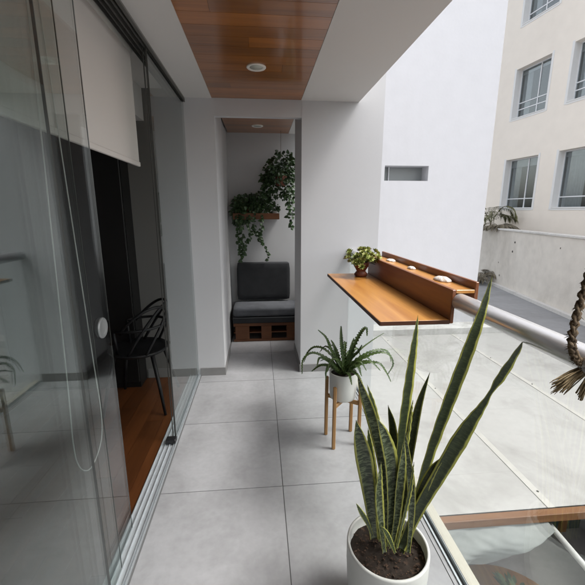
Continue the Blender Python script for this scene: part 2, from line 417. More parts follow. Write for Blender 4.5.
def downlight(y, label):
    t = thing('recessed_light', label, 'ceiling light', (0, y, ZC), 'round ceiling lights')
    t_ = MB().lathe([(.042, -.0005), (.057, -.005), (.061, -.001), (.061, .004), (.042, .004)], (0, y, ZC), 48); t_.build('trim_ring', lampw, t)
    MB().lathe([(.0, -.0012), (.042, -.0008), (.042, .004)], (0, y, ZC), 40).build('lens', lampg, t)
downlight(2.565, 'round white ceiling light in the wooden strip over the balcony')
downlight(4.2, 'small round light in the wooden ceiling of the far alcove beyond the lintel')

# ------------------------------------------------------------------ interior room behind the sliding doors
rf = MB(); x = -4.2
while x < -.68:
    for y0 in (-2.2, -.9, .5, 1.75, 2.6):
        pass
    ys = [-2.2]; 
    while ys[-1] < DW: ys.append(min(DW, ys[-1]+random.uniform(.9, 1.5)))
    for a, b in zip(ys, ys[1:]): rf.box(x, min(x+.118, -.668), a, b-.0015, -.02, -.002)
    x += .1195
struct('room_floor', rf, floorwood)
struct('room_ceiling', MB().box(-4.2, -.662, -2.2, DW, 2.44, 2.74), ceilw)
struct('room_ceiling_drop', MB().box(-4.2, -.9, 2.75, DW, 2.2, 2.439), ceilw)
struct('room_side_wall', MB().box(-4.4, -4.2, -2.4, DW, -.3, 2.74), mat('room_wall', (.35, .35, .35), .8))
struct('room_subfloor', MB().box(-4.2, -.668, -2.2, DW, -.28, -.021), dark)

cab = thing('wardrobe', 'tall black wardrobe inside the room behind the open glass door', 'wardrobe', (-1.9, 3.0, 0))
MB().box(-3.6, -1.055, 3.06, DW-.003, -.002, 2.19).build('carcass', cabinetm, cab)
for i in range(5):
    x0 = -3.6+i*.509
    MB().bbox(x0+.003, x0+.506, 3.036, 3.058, .05, 2.17, .003).build('door', cabinetm, cab)

def chair():
    cx, cy, = -.955, 2.80
    t = thing('dining_chair', 'black plastic chair with looping open backrest and thin splayed legs inside the room', 'chair', (cx, cy, -.002))
    s = MB(); n = 28; rings = []
    prof = [(.0, .455), (.12, .450), (.19, .458), (.215, .47), (.222, .462), (.21, .445), (.12, .43), (0, .428)]
    s.lathe(prof, (cx, cy, 0), 32); s.build('seat', blackgloss, t)
    for sx in (-1, 1):
        for sy in (-1, 1):
            MB().tube([(cx+sx*.14, cy+sy*.14, .44), (cx+sx*.19, cy+sy*.19, .2), (cx+sx*.225, cy+sy*.23, 0)], [.016, .013, .010], 10).build('leg', blackgloss, t)
    # backrest: three bands that cross one another, on the balcony side of the seat
    def arc(a0, a1, r0, r1, z0, z1, zz, nm):
        P = []
        for i in range(25):
            q = i/24; a = a0+(a1-a0)*q; z = z0+(z1-z0)*q + zz*sin(pi*q); rr = r0+(r1-r0)*q+.03*sin(pi*q)
            P.append((cx+rr*cos(a), cy+rr*sin(a), z))
        MB().tube(P, .011, 8).build(nm, blackgloss, t)
    arc(R(-95), R(95), .20, .20, .46, .46, .36, 'back_loop')
    arc(R(-110), R(60), .19, .21, .63, .46, .26, 'back_loop')
    arc(R(-60), R(110), .21, .19, .46, .63, .26, 'back_loop')
    arc(R(-130), R(130), .19, .19, .64, .64, .02, 'armrest')
    for a in (-130, 130):
        MB().tube([(cx+.19*cos(R(a)), cy+.19*sin(R(a)), .64), (cx+.17*cos(R(a)), cy+.17*sin(R(a)), .45)], .011, 8).build('arm_post', blackgloss, t)
chair()

# ------------------------------------------------------------------ sliding doors
tr = thing('door_track', 'ridged aluminium door track set in the floor along the glass doors', 'track', (-.61, 1, 0))
b = MB().box(-.667, -.571, -2.2, DW, -.02, .003)
for x in (-.665, -.640, -.6385, -.612, -.6105, -.585, -.5835, -.574): b.box(x, x+.0015 if x not in (-.665, -.574) else x+.003, -2.2, DW, .003, .014)
b.build('floor_rail', alu, tr)
hd = thing('door_header', 'dark slotted aluminium head rail above the glass doors', 'head rail', (-.61, 1, ZC))
MB().box(-.664, -.571, -2.2, DW, ZC-.012, ZC-.001).build('channel', mat('grey_aluminium', (.22, .22, .2), .4, metal=.3), hd)
h = MB()
for x in (-.662, -.638, -.612, -.586, -.574): h.box(x, x+.003, -2.2, DW, ZC-.035, ZC-.012)
h.build('rail_lip', seal, hd)

def pane(x, y0, y1, label, seal_at=None, sealw=.003, handle=False, gm=None, sx_=.0015):
    t = thing('sliding_glass_door', label, 'glass door', (x, (y0+y1)/2, .014), 'frameless glass door leaves')
    MB().box(x-.004, x+.004, y0, y1, .016, ZC-.016).build('glass_pane', gm or glass_door, t)
    for yy in seal_at or ():
        MB().box(x-sx_, x+sx_, yy+.0005, yy+sealw, .016, ZC-.016).build('edge_seal', seal, t)
    if handle:
        hy, hz = 1.46, 1.045
        for sx in (1, -1):
            k = MB(); n = 40; o = len(k.v); prof = [(.0, .0008), (.026, .0008), (.028, .0012), (.031, .0055), (.038, .006), (.0415, .003), (.042, .0)]
            for r, d in prof:
                for i in range(n):
                    a = 2*pi*i/n; k.v.append((x+sx*(.0042+d), hy+r*cos(a), hz+r*sin(a)))
            for q in range(len(prof)-1):
                for i in range(n):
                    j = (i+1) % n; k.face((o+q*n+i, o+q*n+j, o+(q+1)*n+j, o+(q+1)*n+i), None, True)
            k.build('finger_pull', mat('pull_ring', (.30, .31, .31), .4, metal=.5), t)
    return t
pane(-.588, 2.25, DW-.001, 'fixed glass leaf at the far end beside the grey wall stub', (2.245,))
pane(-.636, .50, 1.535, 'slid-back glass leaf with a round grey finger pull', (1.535,), .003, True)
pane(-.612, .27, 1.33, 'glass leaf whose edge shows just left of the leaf with the finger pull', (1.33,), .002, False, glass_inner)
pane(-.5885, .13, 1.165, 'nearest glass leaf with a dark brush edge, leftmost of the stacked leaves', (1.165,), .004, sx_=.004)
po = thing('door_guide', 'thin black upright stop between the open doorway and the far fixed glass leaf', 'door stop', (-.60, 2.25, 0))
MB().box(-.601, -.596, 2.236, 2.243, .0145, ZC-.036).build('upright', seal, po)
MB().box(-.583, -.578, 2.236, 2.243, .0145, ZC-.036).build('upright', seal, po)
MB().bbox(-.636, -.572, 2.185, 2.234, .0145, .042, .003).build('floor_stop', dark, po)

# roller blind
bl = thing('roller_blind', 'white roller blind half lowered behind the glass doors with a looped cord', 'blind', (-.72, 1.3, 2.4))
MB().box(-.7212, -.7188, .2, 2.42, 1.79, 2.40).build('fabric', fabric, bl)
MB().tube([(-.725, .19, 2.405), (-.725, 2.43, 2.405)], .024, 20).build('roller', beadm, bl)
MB().bbox(-.728, -.712, .2, 2.42, 1.763, 1.79, .003).build('bottom_bar', fabric, bl)
ch = [(-.712, 1.40, 2.38), (-.712, 1.365, 1.76), (-.712, 1.31, .9), (-.712, 1.29, .64), (-.712, 1.31, .53), (-.712, 1.375, .468), (-.712, 1.45, .475), (-.712, 1.515, .53), (-.712, 1.535, .64), (-.712, 1.525, .85), (-.712, 1.49, 1.54), (-.712, 1.45, 2.38)]
MB().tube(crom(ch, 110), .0024, 6).build('bead_cord', beadm, bl)

# ------------------------------------------------------------------ glass railing
XG = .812
ra = thing('glass_railing', 'frameless glass balcony railing topped by a thick round steel handrail', 'railing', (XG, 1, 0))
MB().box(XG-.006, XG+.006, -2.2, DW-.002, -.01, 1.10).build('glass_panel', glass_rail, ra)
MB().box(.791, .799, -2.2, DW, -.02, .007).box(.8185, .8215, -2.2, DW, -.02, .009).build('base_channel', alu, ra)
MB().box(.799, .8055, -2.2, DW-.002, -.02, .001).build('gasket', dark, ra)
MB().tube([(XG, -2.2, 1.137), (XG, DW, 1.137)], .034, 48, smooth=True).build('handrail', steel, ra)
MB().lathe([(.052, 0), (.052, 1)], (0, 0, 0), 4) if False else None

# ------------------------------------------------------------------ bar over the railing
Y0, Y1 = 1.39, 2.565
bar = thing('bar_shelf', 'varnished wooden bar table hung over the handrail with a raised trough box', 'bar table', (XG, 1.97, 1.04))
MB().bbox(.482, .775, Y0, Y1, 1.043, 1.061, .002).build('table_top', traywood, bar)
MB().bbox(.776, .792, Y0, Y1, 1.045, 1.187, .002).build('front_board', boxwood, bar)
MB().bbox(.7925, .8725, Y0+.001, Y1-.001, 1.172, 1.186, .0015).build('top_board', traywood, bar)
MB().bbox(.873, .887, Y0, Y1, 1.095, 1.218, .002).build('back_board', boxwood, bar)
for yy in (Y0+.05, 1.98, Y1-.05):
    MB().box(.70, .775, yy-.02, yy+.02, 1.036, 1.0425).box(.7925, .7955, yy-.02, yy+.02, 1.046, 1.171).build('bracket', dark, bar)
MB().box(.482, .775, Y0-.0015, Y0, 1.0435, 1.0605).build('edge_strip', mat('dark_edge', (.09, .03, .012), .5), bar)
MB().box(.4795, .4815, Y0, Y1, 1.0435, 1.0605).build('edge_strip', bpy.data.materials['dark_edge'], bar)

def shell(c, r, h, label, seed):
    random.seed(seed); s = MB(); n = 28; o = 0; rings = 7
    for i in range(rings):
        q = i/(rings-1)
        for k in range(n):
            a = 2*pi*k/n; rr = r*sin(q*pi/2)*(1+.06*cos(8*a)+.12*cos(a))
            z = h*cos(q*pi/2)*(1+.08*cos(8*a))
            s.v.append((c[0]+rr*cos(a)*.62, c[1]+rr*sin(a), c[2]+z+.001))
    for i in range(rings-1):
        for k in range(n):
            j = (k+1) % n; s.face((i*n+k, i*n+j, (i+1)*n+j, (i+1)*n+k), None, True)
    s.face(tuple(range((rings-1)*n, rings*n)))
    return s.build('seashell', shellm, None, label, 'seashell', 'seashells on the trough box')
shell((.835, 1.60, 1.186), .055, .018, 'largest pale seashell, nearest on top of the wooden trough box', 1)
shell((.835, 1.95, 1.186), .033, .014, 'middle seashell on the wooden trough box, brownish and small', 2)
shell((.835, 2.28, 1.186), .045, .013, 'flat white seashell farthest along the trough box beside the succulent', 3)

# succulent in a clay figure pot
def succulent(c):
    random.seed(11)
    t = thing('succulent_plant', 'yellow-green succulent in a small brown clay pot at the far end of the bar', 'potted plant', c)
    MB().lathe([(.036, 0), (.043, .006), (.046, .018), (.036, .030), (.030, .038), (.038, .053), (.049, .070), (.053, .088), (.048, .100), (.044, .101), (.040, .090), (0, .088)], c, 32).build('pot', terracotta, t)
    f = MB()
    heads = []
    for i in range(60):
        a = random.uniform(0, 2*pi); r = .108*math.sqrt(random.random()); z = .112+.085*random.random()-r*.3
        heads.append(Vector((c[0]+r*cos(a), c[1]+r*sin(a)*1.25, c[2]+z)))
    st = MB()
    for hd_ in heads:
        base = Vector((c[0], c[1], c[2]+.088)); out = (hd_-base)
        st.tube(crom([base, base+out*.5+Vector((0, 0, .01)), hd_], 5), .0022, 5)
        ax = (out.normalized()+Vector((0, 0, .7))).normalized()
        e1 = ax.orthogonal().normalized(); e2 = ax.cross(e1); sz = random.uniform(.024, .036)
        for ring, (tilt, L) in enumerate(((.25, .6), (.7, .85), (1.2, 1))):
            nn = 6+ring
            for k in range(nn):
                a = 2*pi*k/nn+ring*.5; dd = e1*cos(a)+e2*sin(a)
                d = ax*cos(tilt)+dd*sin(tilt)
                f.leaflet(hd_, d, ax, sz*L, sz*.26, .5, -.2)
    st.build('stem', stemm, t); f.build('foliage', succ, t)
succulent((.690, 2.44, 1.061))

# ------------------------------------------------------------------ fern pot on its stand
FX, FY = .52, 2.155
ps = thing('plant_stand', 'mid-century wooden plant stand with four round-edged legs', 'plant stand', (FX, FY, 0))
legs = [(.428, 2.222), (.449, 2.062), (.605, 2.245), (.62, 2.09)]
for lx, ly in legs:
    MB().bbox(lx-.011, lx+.011, ly-.011, ly+.011, 0, .432, .004).build('leg', legwood, ps)
def barx(p, q, z):
    p = Vector((*p, z)); q = Vector((*q, z)); d = (q-p); L = d.length; d.normalize()
    M = Matrix.Translation(p) @ Matrix.Rotation(math.atan2(d.y, d.x), 4, 'Z')
    MB().bbox(.008, L-.008, -.009, .009, -.013, .013, .003, M).build('cross_bar', legwood, ps)
barx(legs[0], legs[3], .297); barx(legs[1], legs[2], .2965+.0)
fp = thing('fishbone_plant', 'bushy green plant with wavy toothed leaves in a white pot on the wooden stand', 'potted plant', (FX, FY, .311))
MB().lathe([(.070, 0), (.078, .004), (.084, .02), (.0875, .06), (.089, .18), (.0885, .184), (.083, .184), (.082, .16), (.0, .158)], (FX, FY, .311), 48).build('pot', potwhite, fp)
MB().lathe([(.0815, .165), (.05, .168), (0, .172)], (FX, FY, .311), 24).build('soil', soil, fp)
def fern_leaf(tip_pts, w, seed, n=44):
    P = crom(tip_pts, n); ws = []
    for i in range(n):
        q = i/(n-1); ws.append(w*(min(1, q*5+.25))*(1-.75*q**2.2))
    MB().blade(P, ws, .0016, (0, -.6, .8), .35, 0, .0015, .55).build('leaf', fernm, fp)
random.seed(5)
BZ = .475
fern_px = [  # (photo polyline, depth offset at the tip, width)
    ([(340, 372), (332, 352), (326, 338), (318, 330)], -.05, .016),
    ([(342, 372), (342, 350), (341, 336), (341, 326)], .02, .019),
    ([(345, 372), (352, 350), (360, 334), (366, 328), (367, 336)], .04, .019),
    ([(347, 372), (358, 352), (370, 342), (384, 333)], .1, .008),
    ([(338, 372), (326, 358), (312, 353), (303, 360), (302, 374)], -.08, .013),
    ([(338, 371), (328, 352), (316, 347), (308, 352), (304, 362)], .05, .012),
    ([(340, 373), (330, 363), (320, 358), (317, 366)], -.12, .014),
    ([(346, 373), (360, 360), (376, 353), (388, 354), (393, 364), (388, 374)], -.05, .013),
    ([(347, 373), (362, 364), (378, 363), (386, 372), (391, 382)], -.1, .012),
    ([(347, 371), (362, 356), (378, 350), (388, 352), (391, 362)], .08, .012),
    ([(344, 373), (350, 360), (358, 352), (362, 345)], -.06, .017),
    ([(341, 372), (337, 358), (334, 346), (331, 340)], .07, .016),
    ([(343, 374), (340, 362), (332, 360), (327, 372)], -.12, .016),
    ([(345, 374), (350, 366), (358, 366), (361, 374)], -.12, .015),
    ([(338, 373), (330, 366), (326, 372), (326, 380)], -.04, .012),
    ([(344, 372), (349, 356), (352, 344), (354, 338)], .08, .014),
]
for i, (px, dy, w) in enumerate(fern_px):
    n_ = len(px); pts = [at(u, v, FY+dy*(j/(n_-1))) for j, (u, v) in enumerate(px)]
    pts[0] = Vector((FX+random.uniform(-.03, .03), FY+random.uniform(-.03, .03), BZ))
    fern_leaf(pts, w, i)
for i in range(16):
    a = random.uniform(0, 2*pi); L = random.uniform(.10, .22); up = random.uniform(.06, .2)
    c = Vector((FX+.02*cos(a), FY+.02*sin(a), BZ)); d = Vector((cos(a), sin(a), 0))
    fern_leaf([c, c+d*L*.35+Vector((0, 0, up*.8)), c+d*L*.7+Vector((0, 0, up)), c+d*L+Vector((0, 0, up*.55))], random.uniform(.011, .017), i, 34)

# ------------------------------------------------------------------ snake plant
PX_, PY_ = .443, 1.07
sp = thing('snake_plant', 'tall snake plant with yellow-edged mottled leaves in a large white pot on the floor', 'potted plant', (PX_, PY_, 0))
MB().lathe([(.085, 0), (.102, .004), (.118, .03), (.132, .09), (.141, .16), (.1455, .24), (.1465, .315), (.1455, .321), (.138, .322), (.1355, .317), (.134, .27), (0, .262)], (PX_, PY_, 0), 80).build('pot', potwhite, sp)
sm = MB(); n = 60; rings = 16
for i in range(rings):
    for k in range(n):
        r = .1345*(1-i/rings); a = 2*pi*k/n; x, y = PX_+r*cos(a), PY_+r*sin(a)
        sm.v.append((x, y, .276+.008*noise.noise(Vector((x*40, y*40, 0)))+.006*noise.noise(Vector((x*110, y*110, 3)))))
for i in range(rings-1):
    for k in range(n):
        j = (k+1) % n; sm.face((i*n+k, i*n+j, (i+1)*n+j, (i+1)*n+k), None, True)
sm.face(tuple(range((rings-1)*n, rings*n)))
sm.build('soil', soil, sp)
chips = MB(); random.seed(21)
for i in range(260):
    r = .130*math.sqrt(random.random()); a = random.uniform(0, 2*pi); q = random.uniform(.0012, .0045)
    M = Matrix.Translation((PX_+r*cos(a), PY_+r*sin(a), .283)) @ Matrix.Rotation(random.uniform(0, 6), 4, 'Z') @ Matrix.Rotation(random.uniform(-.6, .6), 4, 'X')
    chips.box(-q, q, -q*.5, q*.5, -q*.35, q*.35, M)
chips.build('bark_chips', mat('bark', (.06, .033, .02), .9, isl=.8), sp, kind='stuff')

def sleaf(px, ybase, ytip, wpx, roll=0, curl=.25, taper=None, n=46, m_leaf=None):
    """photo polyline from base to tip, depth of base and tip, half width in metres"""
    m_ = len(px); pts = []
    for j, (u, v) in enumerate(px):
        q = (j/(m_-1)); pts.append(at(u, v, ybase+(ytip-ybase)*q))
    P = crom(pts, n); ws = []
    for i in range(n):
        q = i/(n-1)
        if taper: ws.append(wpx*taper(q))
        else: ws.append(wpx*.93*(.5+.5*sin(min(1, q/.58)*pi/2)**1.5)*max(.02, (1-max(0, (q-.55)/.45)**1.8)))
    rl = [roll(i/(n-1)) if callable(roll) else roll for i in range(n)]
    MB().blade(P, ws, .0026, (0, -1, .15), curl, rl, .0012).build('leaf', m_leaf or snake, sp)
def tap2(q):
    w = .62+.55*sin(min(1, q/.7)*pi)*1.0 if q < .7 else 0
    if q < .45: return .6+.5*(q/.45)
    if q < .74: return 1.1-(q-.45)/.29*.82
    return max(.02, .28+.62*sin((q-.74)/.26*pi)*(1-.35*(q-.74)/.26)*(1 if q < .97 else .6)) if q < .985 else .03
sleaf([(404, 552), (414, 505), (430, 450), (448, 400), (468, 348), (482, 310), (492.5, 275)], 1.08, 1.12, .0265, roll=lambda q: .35-.5*q, curl=.35)
sleaf([(401, 548), (418, 510), (440, 472), (466, 428), (484, 402), (500, 376), (523, 341)], 1.04, 1.00, .0245, roll=lambda q: -.3+1.3*max(0, q-.45), curl=.3, taper=tap2)
sleaf([(394, 545), (396, 500), (400, 440), (407, 385), (413, 345), (418, 315)], 1.10, 1.14, .0235, roll=.35, curl=.4)
sleaf([(400, 545), (405, 490), (411, 445), (419, 405), (430, 372)], 1.13, 1.18, .0175, roll=-.5, curl=.4)
sleaf([(408, 540), (417, 500), (427, 458), (432, 438), (438, 419)], 1.11, 1.13, .012, roll=.3)
sleaf([(386, 545), (387, 500), (381, 455), (371, 415), (363, 392), (357.5, 374)], 1.08, 1.10, .0205, roll=-.25, curl=.4, m_leaf=snake_mottled)
sleaf([(383, 540), (383, 490), (379, 445), (373, 408), (367, 384)], 1.12, 1.16, .017, roll=.4, curl=.4)
sleaf([(389, 545), (391, 500), (390, 462), (384, 436), (377, 418)], 1.02, 1.03, .026, roll=.15, curl=.45, m_leaf=snake_mottled)
sleaf([(374, 538), (370, 500), (365, 465), (360, 440), (356, 420)], 1.03, 1.02, .030, roll=-.15, curl=.5, m_leaf=snake_mottled)
sleaf([(391, 548), (396, 520), (399, 490), (402, 462), (404, 440)], 1.01, 1.02, .018, roll=.1, curl=.4, m_leaf=snake_mottled)
sleaf([(380, 540), (376, 500), (372, 470), (369, 445), (368, 428)], 1.10, 1.12, .019, roll=.5, curl=.4)
sleaf([(396, 548), (402, 520), (409, 490), (414, 462)], 1.00, .99, .0125, roll=.6, curl=.5)
sleaf([(384, 552), (380, 520), (378, 490), (381, 462)], .99, 1.0, .017, roll=.3, curl=.5, m_leaf=snake_mottled)
sleaf([(408, 552), (411, 520), (411, 488), (407, 455), (405, 430)], 1.02, 1.04, .015, roll=-.2, curl=.5, m_leaf=snake_mottled)
sleaf([(392, 530), (396, 480), (393, 430), (388, 405)], 1.14, 1.17, .017, roll=-.3, curl=.4)
sleaf([(372, 535), (367, 522), (361, 512), (356, 503)], 1.0, .98, .009, roll=.2)
sleaf([(395, 553), (391, 543), (386, 533), (381, 526)], .985, .97, .010, roll=.5)
sleaf([(402, 552), (409, 535), (421, 495), (433, 470), (446, 455)], 1.06, 1.03, .019, roll=-.7, curl=.3)
sleaf([(397, 548), (400, 500), (404, 455), (409, 420), (413, 400)], 1.05, 1.06, .017, roll=.9, curl=.5)

# ------------------------------------------------------------------ braided straw ornament on the handrail
br = thing('straw_ornament', 'braided brown straw rope with a frayed tassel hanging by the handrail', 'straw ornament', (.83, .8, 1.137))
path = crom([at(592, 262, .80), at(584, 292, .80), at(575, 322, .79), at(572, 345, .78), at(577, 359, .775), at(586, 364, .775), at(594, 360, .78)], 90)
for k in range(3):
    P = []
    for i, p in enumerate(path):
        t = (path[min(i+1, 89)]-path[max(i-1, 0)]).normalized(); e1 = t.cross(Vector((0, 1, 0))).normalized(); e2 = t.cross(e1)
        a = i*.42+k*2*pi/3; P.append(p+e1*cos(a)*(.0062+.0012*sin(i*.9))+e2*sin(2*a)*.0038)
    rr = [.0046+.0012*sin(i*2.3+k)+random.uniform(-.0007, .0007) for i in range(90)]
    MB().tube(P, rr, 8).build('braid_strand', straw, br)
fz = MB(); random.seed(12)
for i in range(170):
    p = path[random.randrange(2, 88)]; d = Vector((random.gauss(0, 1), random.gauss(0, .7), random.gauss(0, 1))).normalized()
    fz.tube([p+d*.004, p+d*.010, p+d*random.uniform(.013, .019)+Vector((0, 0, -.003))], [.0011, .0009, .0003], 4)
fz.build('loose_fibres', straw, br, kind='stuff')
tw = MB(); random.seed(3)
for i in range(70):
    a = at(590+random.uniform(-3, 3), 368+random.uniform(-4, 4), .79+random.uniform(-.01, .01)); e = at(552+random.uniform(-3, 14), 387+random.uniform(-7, 8), .77+random.uniform(-.02, .02))
    mid = (a+e)/2+Vector((0, 0, random.uniform(.0, .012)))
    tw.tube(crom([a, mid, e], 7), [.0014]*6+[.0007], 5)
for i in range(26):
    a = at(592+random.uniform(-3, 3), 374+random.uniform(-3, 3), .785); e = at(578+random.uniform(-3, 6), 397+random.uniform(-4, 4), .775+random.uniform(-.01, .01))
    tw.tube(crom([a, (a+e)/2+Vector((random.uniform(-.004, .004), 0, .004)), e], 6), .0013, 5)
tw.build('tassel', straw2, br)

# ------------------------------------------------------------------ far alcove: bench, shelf, trailing plants
bn = thing('pallet_bench', 'dark cushioned bench on stained pallet wood against the far wall', 'bench', (.03, 4.3, 0))
def soft(x0, x1, y0, y1, z0, z1, name, m_, puff=.012, b=.03):
    s = MB(); nx, ny, nz = 14, 10, 6
    def g(u, v, w):
        x = x0+(x1-x0)*u; y = y0+(y1-y0)*v; z = z0+(z1-z0)*w
        c = Vector(((x0+x1)/2, (y0+y1)/2, (z0+z1)/2)); h = Vector(((x1-x0)/2, (y1-y0)/2, (z1-z0)/2))
        p = Vector((x, y, z))-c; e = Vector([max(0, abs(p[i])-(h[i]-b)) for i in range(3)])
        if e.length > b:
            q = e*(b/e.length); p = Vector([math.copysign(h[i]-b+q[i], p[i]) if e[i] > 0 else p[i] for i in range(3)])
        nn = noise.noise(Vector((x*5, y*5, z*5+y0)))*puff
        return c+p*(1+nn*.6)
    def grid(fn, a, c):
        o = len(s.v)
        for i in range(a+1):
            for j in range(c+1): s.v.append(tuple(fn(i/a, j/c)))
        for i in range(a):
            for j in range(c): s.face((o+i*(c+1)+j, o+(i+1)*(c+1)+j, o+(i+1)*(c+1)+j+1, o+i*(c+1)+j+1), None, True)
    grid(lambda a, b_: g(a, b_, 1), nx*2, ny*2); grid(lambda a, b_: g(a, b_, 0), nx, ny)
    grid(lambda a, b_: g(a, 0, b_), nx*2, nz*2); grid(lambda a, b_: g(a, 1, b_), nx, nz)
    grid(lambda a, b_: g(0, a, b_), ny, nz); grid(lambda a, b_: g(1, a, b_), ny, nz)
    return s.build(name, m_, bn)
soft(-.32, .46, 4.12, 4.50, .295, .405, 'seat_cushion', seatfab, .02, .03)
soft(-.285, .365, 4.43, 4.56, .425, .885, 'back_cushion', darkfab, .02, .03)
MB().bbox(-.325, .465, 4.11, 4.55, .225, .293, .006).build('seat_board', darkfab, bn)
pw = MB()
for z in (.012, .185): pass
pw2 = MB().box(-.32, .46, 4.115, 4.135, .19, .223).box(-.32, .46, 4.115, 4.135, .004, .03)
pw2.box(-.32, .46, 4.5, 4.52, .19, .223).box(-.32, .46, 4.5, 4.52, .004, .03); pw2.build('pallet_board', palletwood, bn)
for x0, x1 in ((-.30, -.14), (.0, .12), (.30, .45)):
    MB().bbox(x0, x1, 4.117, 4.22, .031, .189, .003).build('pallet_block', palletwood, bn)
    MB().bbox(x0, x1, 4.42, 4.518, .031, .189, .003).build('pallet_block', palletwood, bn)
MB().box(-.32, .46, 4.115+.022, 4.50, .098, .112).build('pallet_slat', palletwood, bn)

sh = thing('wall_shelf', 'orange wooden box shelf on the far wall under dense plants', 'shelf', (.0, 4.45, 1.43))
MB().bbox(-.30, .235, 4.36, 4.565, 1.405, 1.425, .002).build('bottom_board', palletwood, sh)
MB().bbox(-.30, .235, 4.345, 4.359, 1.405, 1.475, .002).build('front_board', palletwood, sh)
def bushy(name, label, pot_c, pot_r, pot_h, blobs, vines, potm, seed, leaf=(.040, .0155)):
    random.seed(seed)
    t = thing(name, label, 'trailing plant', pot_c)
    MB().lathe([(pot_r*.7, 0), (pot_r*.85, .01), (pot_r, pot_h), (pot_r*.9, pot_h), (pot_r*.88, pot_h*.85), (0, pot_h*.85)], pot_c, 28).build('pot', potm, t)
    f = MB(); s = MB()
    top = Vector(pot_c)+Vector((0, 0, pot_h))
    for (c, r, nn) in blobs:
        for i in range(nn):
            d = Vector((random.gauss(0, 1), random.gauss(0, 1), random.gauss(0, 1))).normalized(); q = random.random()**.45
            p = Vector(c)+Vector((d.x*r[0], d.y*r[1], d.z*r[2]))*q
            p.y = min(p.y, 4.55)
            ld = (d+Vector((0, -.4, -.5))+Vector((random.uniform(-.7, .7), random.uniform(-.7, .7), random.uniform(-.7, .7)))).normalized()
            L = random.uniform(.6, 1.25)*leaf[0]
            f.leaflet(p, ld, (random.uniform(-.5, .5), -1, random.uniform(.2, 1)), L, L*leaf[1]/leaf[0], .3, .3)
    for pts in vines:
        P = crom(pts, 26); MB().tube(P, .0022, 5).build('vine_stem', stemm, t)
        for i in range(1, 26):
            for q in range(2):
                if random.random() < .75:
                    d = Vector((random.uniform(-1, 1), random.uniform(-1, .2), random.uniform(-.9, .3)))
                    L = random.uniform(.7, 1.2)*leaf[0]
                    f.leaflet(P[i], d, (random.uniform(-.4, .4), -1, .5), L, L*leaf[1]/leaf[0]*1.1, .25, .3)
    f.build('foliage', pothos, t)
bushy('trailing_plant', 'dark trailing plant spilling over the left of the wall shelf with long hanging vines', (-.12, 4.46, 1.426), .06, .11,
      [((-.13, 4.44, 1.56), (.18, .10, .13), 520), ((-.22, 4.40, 1.47), (.10, .07, .15), 230), ((.02, 4.44, 1.58), (.17, .09, .13), 320)],
      [[(-.2, 4.36, 1.5), (-.21, 4.32, 1.36), (-.20, 4.34, 1.2), (-.235, 4.38, 1.06), (-.22, 4.42, .92)],
       [(-.12, 4.36, 1.5), (-.12, 4.32, 1.35), (-.10, 4.34, 1.22), (-.16, 4.38, 1.12), (-.20, 4.4, .98)],
       [(-.24, 4.36, 1.48), (-.24, 4.33, 1.3), (-.25, 4.36, 1.14), (-.22, 4.42, 1.0)],
       [(.02, 4.36, 1.5), (.03, 4.33, 1.33), (.0, 4.36, 1.22), (.06, 4.38, 1.1), (.10, 4.42, .93)],
       [(-.05, 4.36, 1.5), (-.06, 4.33, 1.36), (-.04, 4.36, 1.25), (.02, 4.4, 1.16)]], terracotta, 31)
bushy('hanging_plant', 'dark leafy plant hanging high in the far right corner of the alcove', (.26, 4.40, 1.78), .07, .12,
      [((.27, 4.38, 1.97), (.19, .12, .19), 520), ((.14, 4.40, 1.86), (.12, .08, .16), 220), ((.35, 4.38, 1.74), (.06, .09, .18), 70), ((.24, 4.42, 1.70), (.12, .07, .07), 50)],
      [[(.34, 4.34, 1.8), (.35, 4.32, 1.6), (.33, 4.34, 1.42)], [(.38, 4.36, 1.8), (.39, 4.34, 1.55), (.37, 4.36, 1.3)], [(.08, 4.36, 1.85), (.05, 4.36, 1.74), (.07, 4.38, 1.64)]], terracotta, 37)
cd = bpy.data.objects['hanging_plant']
MB().tube([(.26, 4.40, 1.90), (.26, 4.40, ZC)], .002, 6).build('hanging_cord', straw, cd)
bushy('small_plant', 'little plant in a white pot at the right end of the wall shelf', (.19, 4.44, 1.426), .035, .075,
      [((.19, 4.43, 1.53), (.05, .05, .05), 50)], [], potwhite, 41, (.03, .014))

# ------------------------------------------------------------------ outside
struct('ground', MB().add([(-400, -400, -3.42), (400, -400, -3.42), (400, 400, -3.42), (-400, 400, -3.42)], [(0, 1, 2, 3)]), asphalt)
struct('patio_floor', MB().box(.81, 4.88, -6, 5.6, -3.41, -3.3), patiom)
struct('yard', MB().box(4.9, 30, -8, 40, -3.415, -1.5).box(-8, 4.9, 5.72, 40, -3.415, -1.5), yardm)

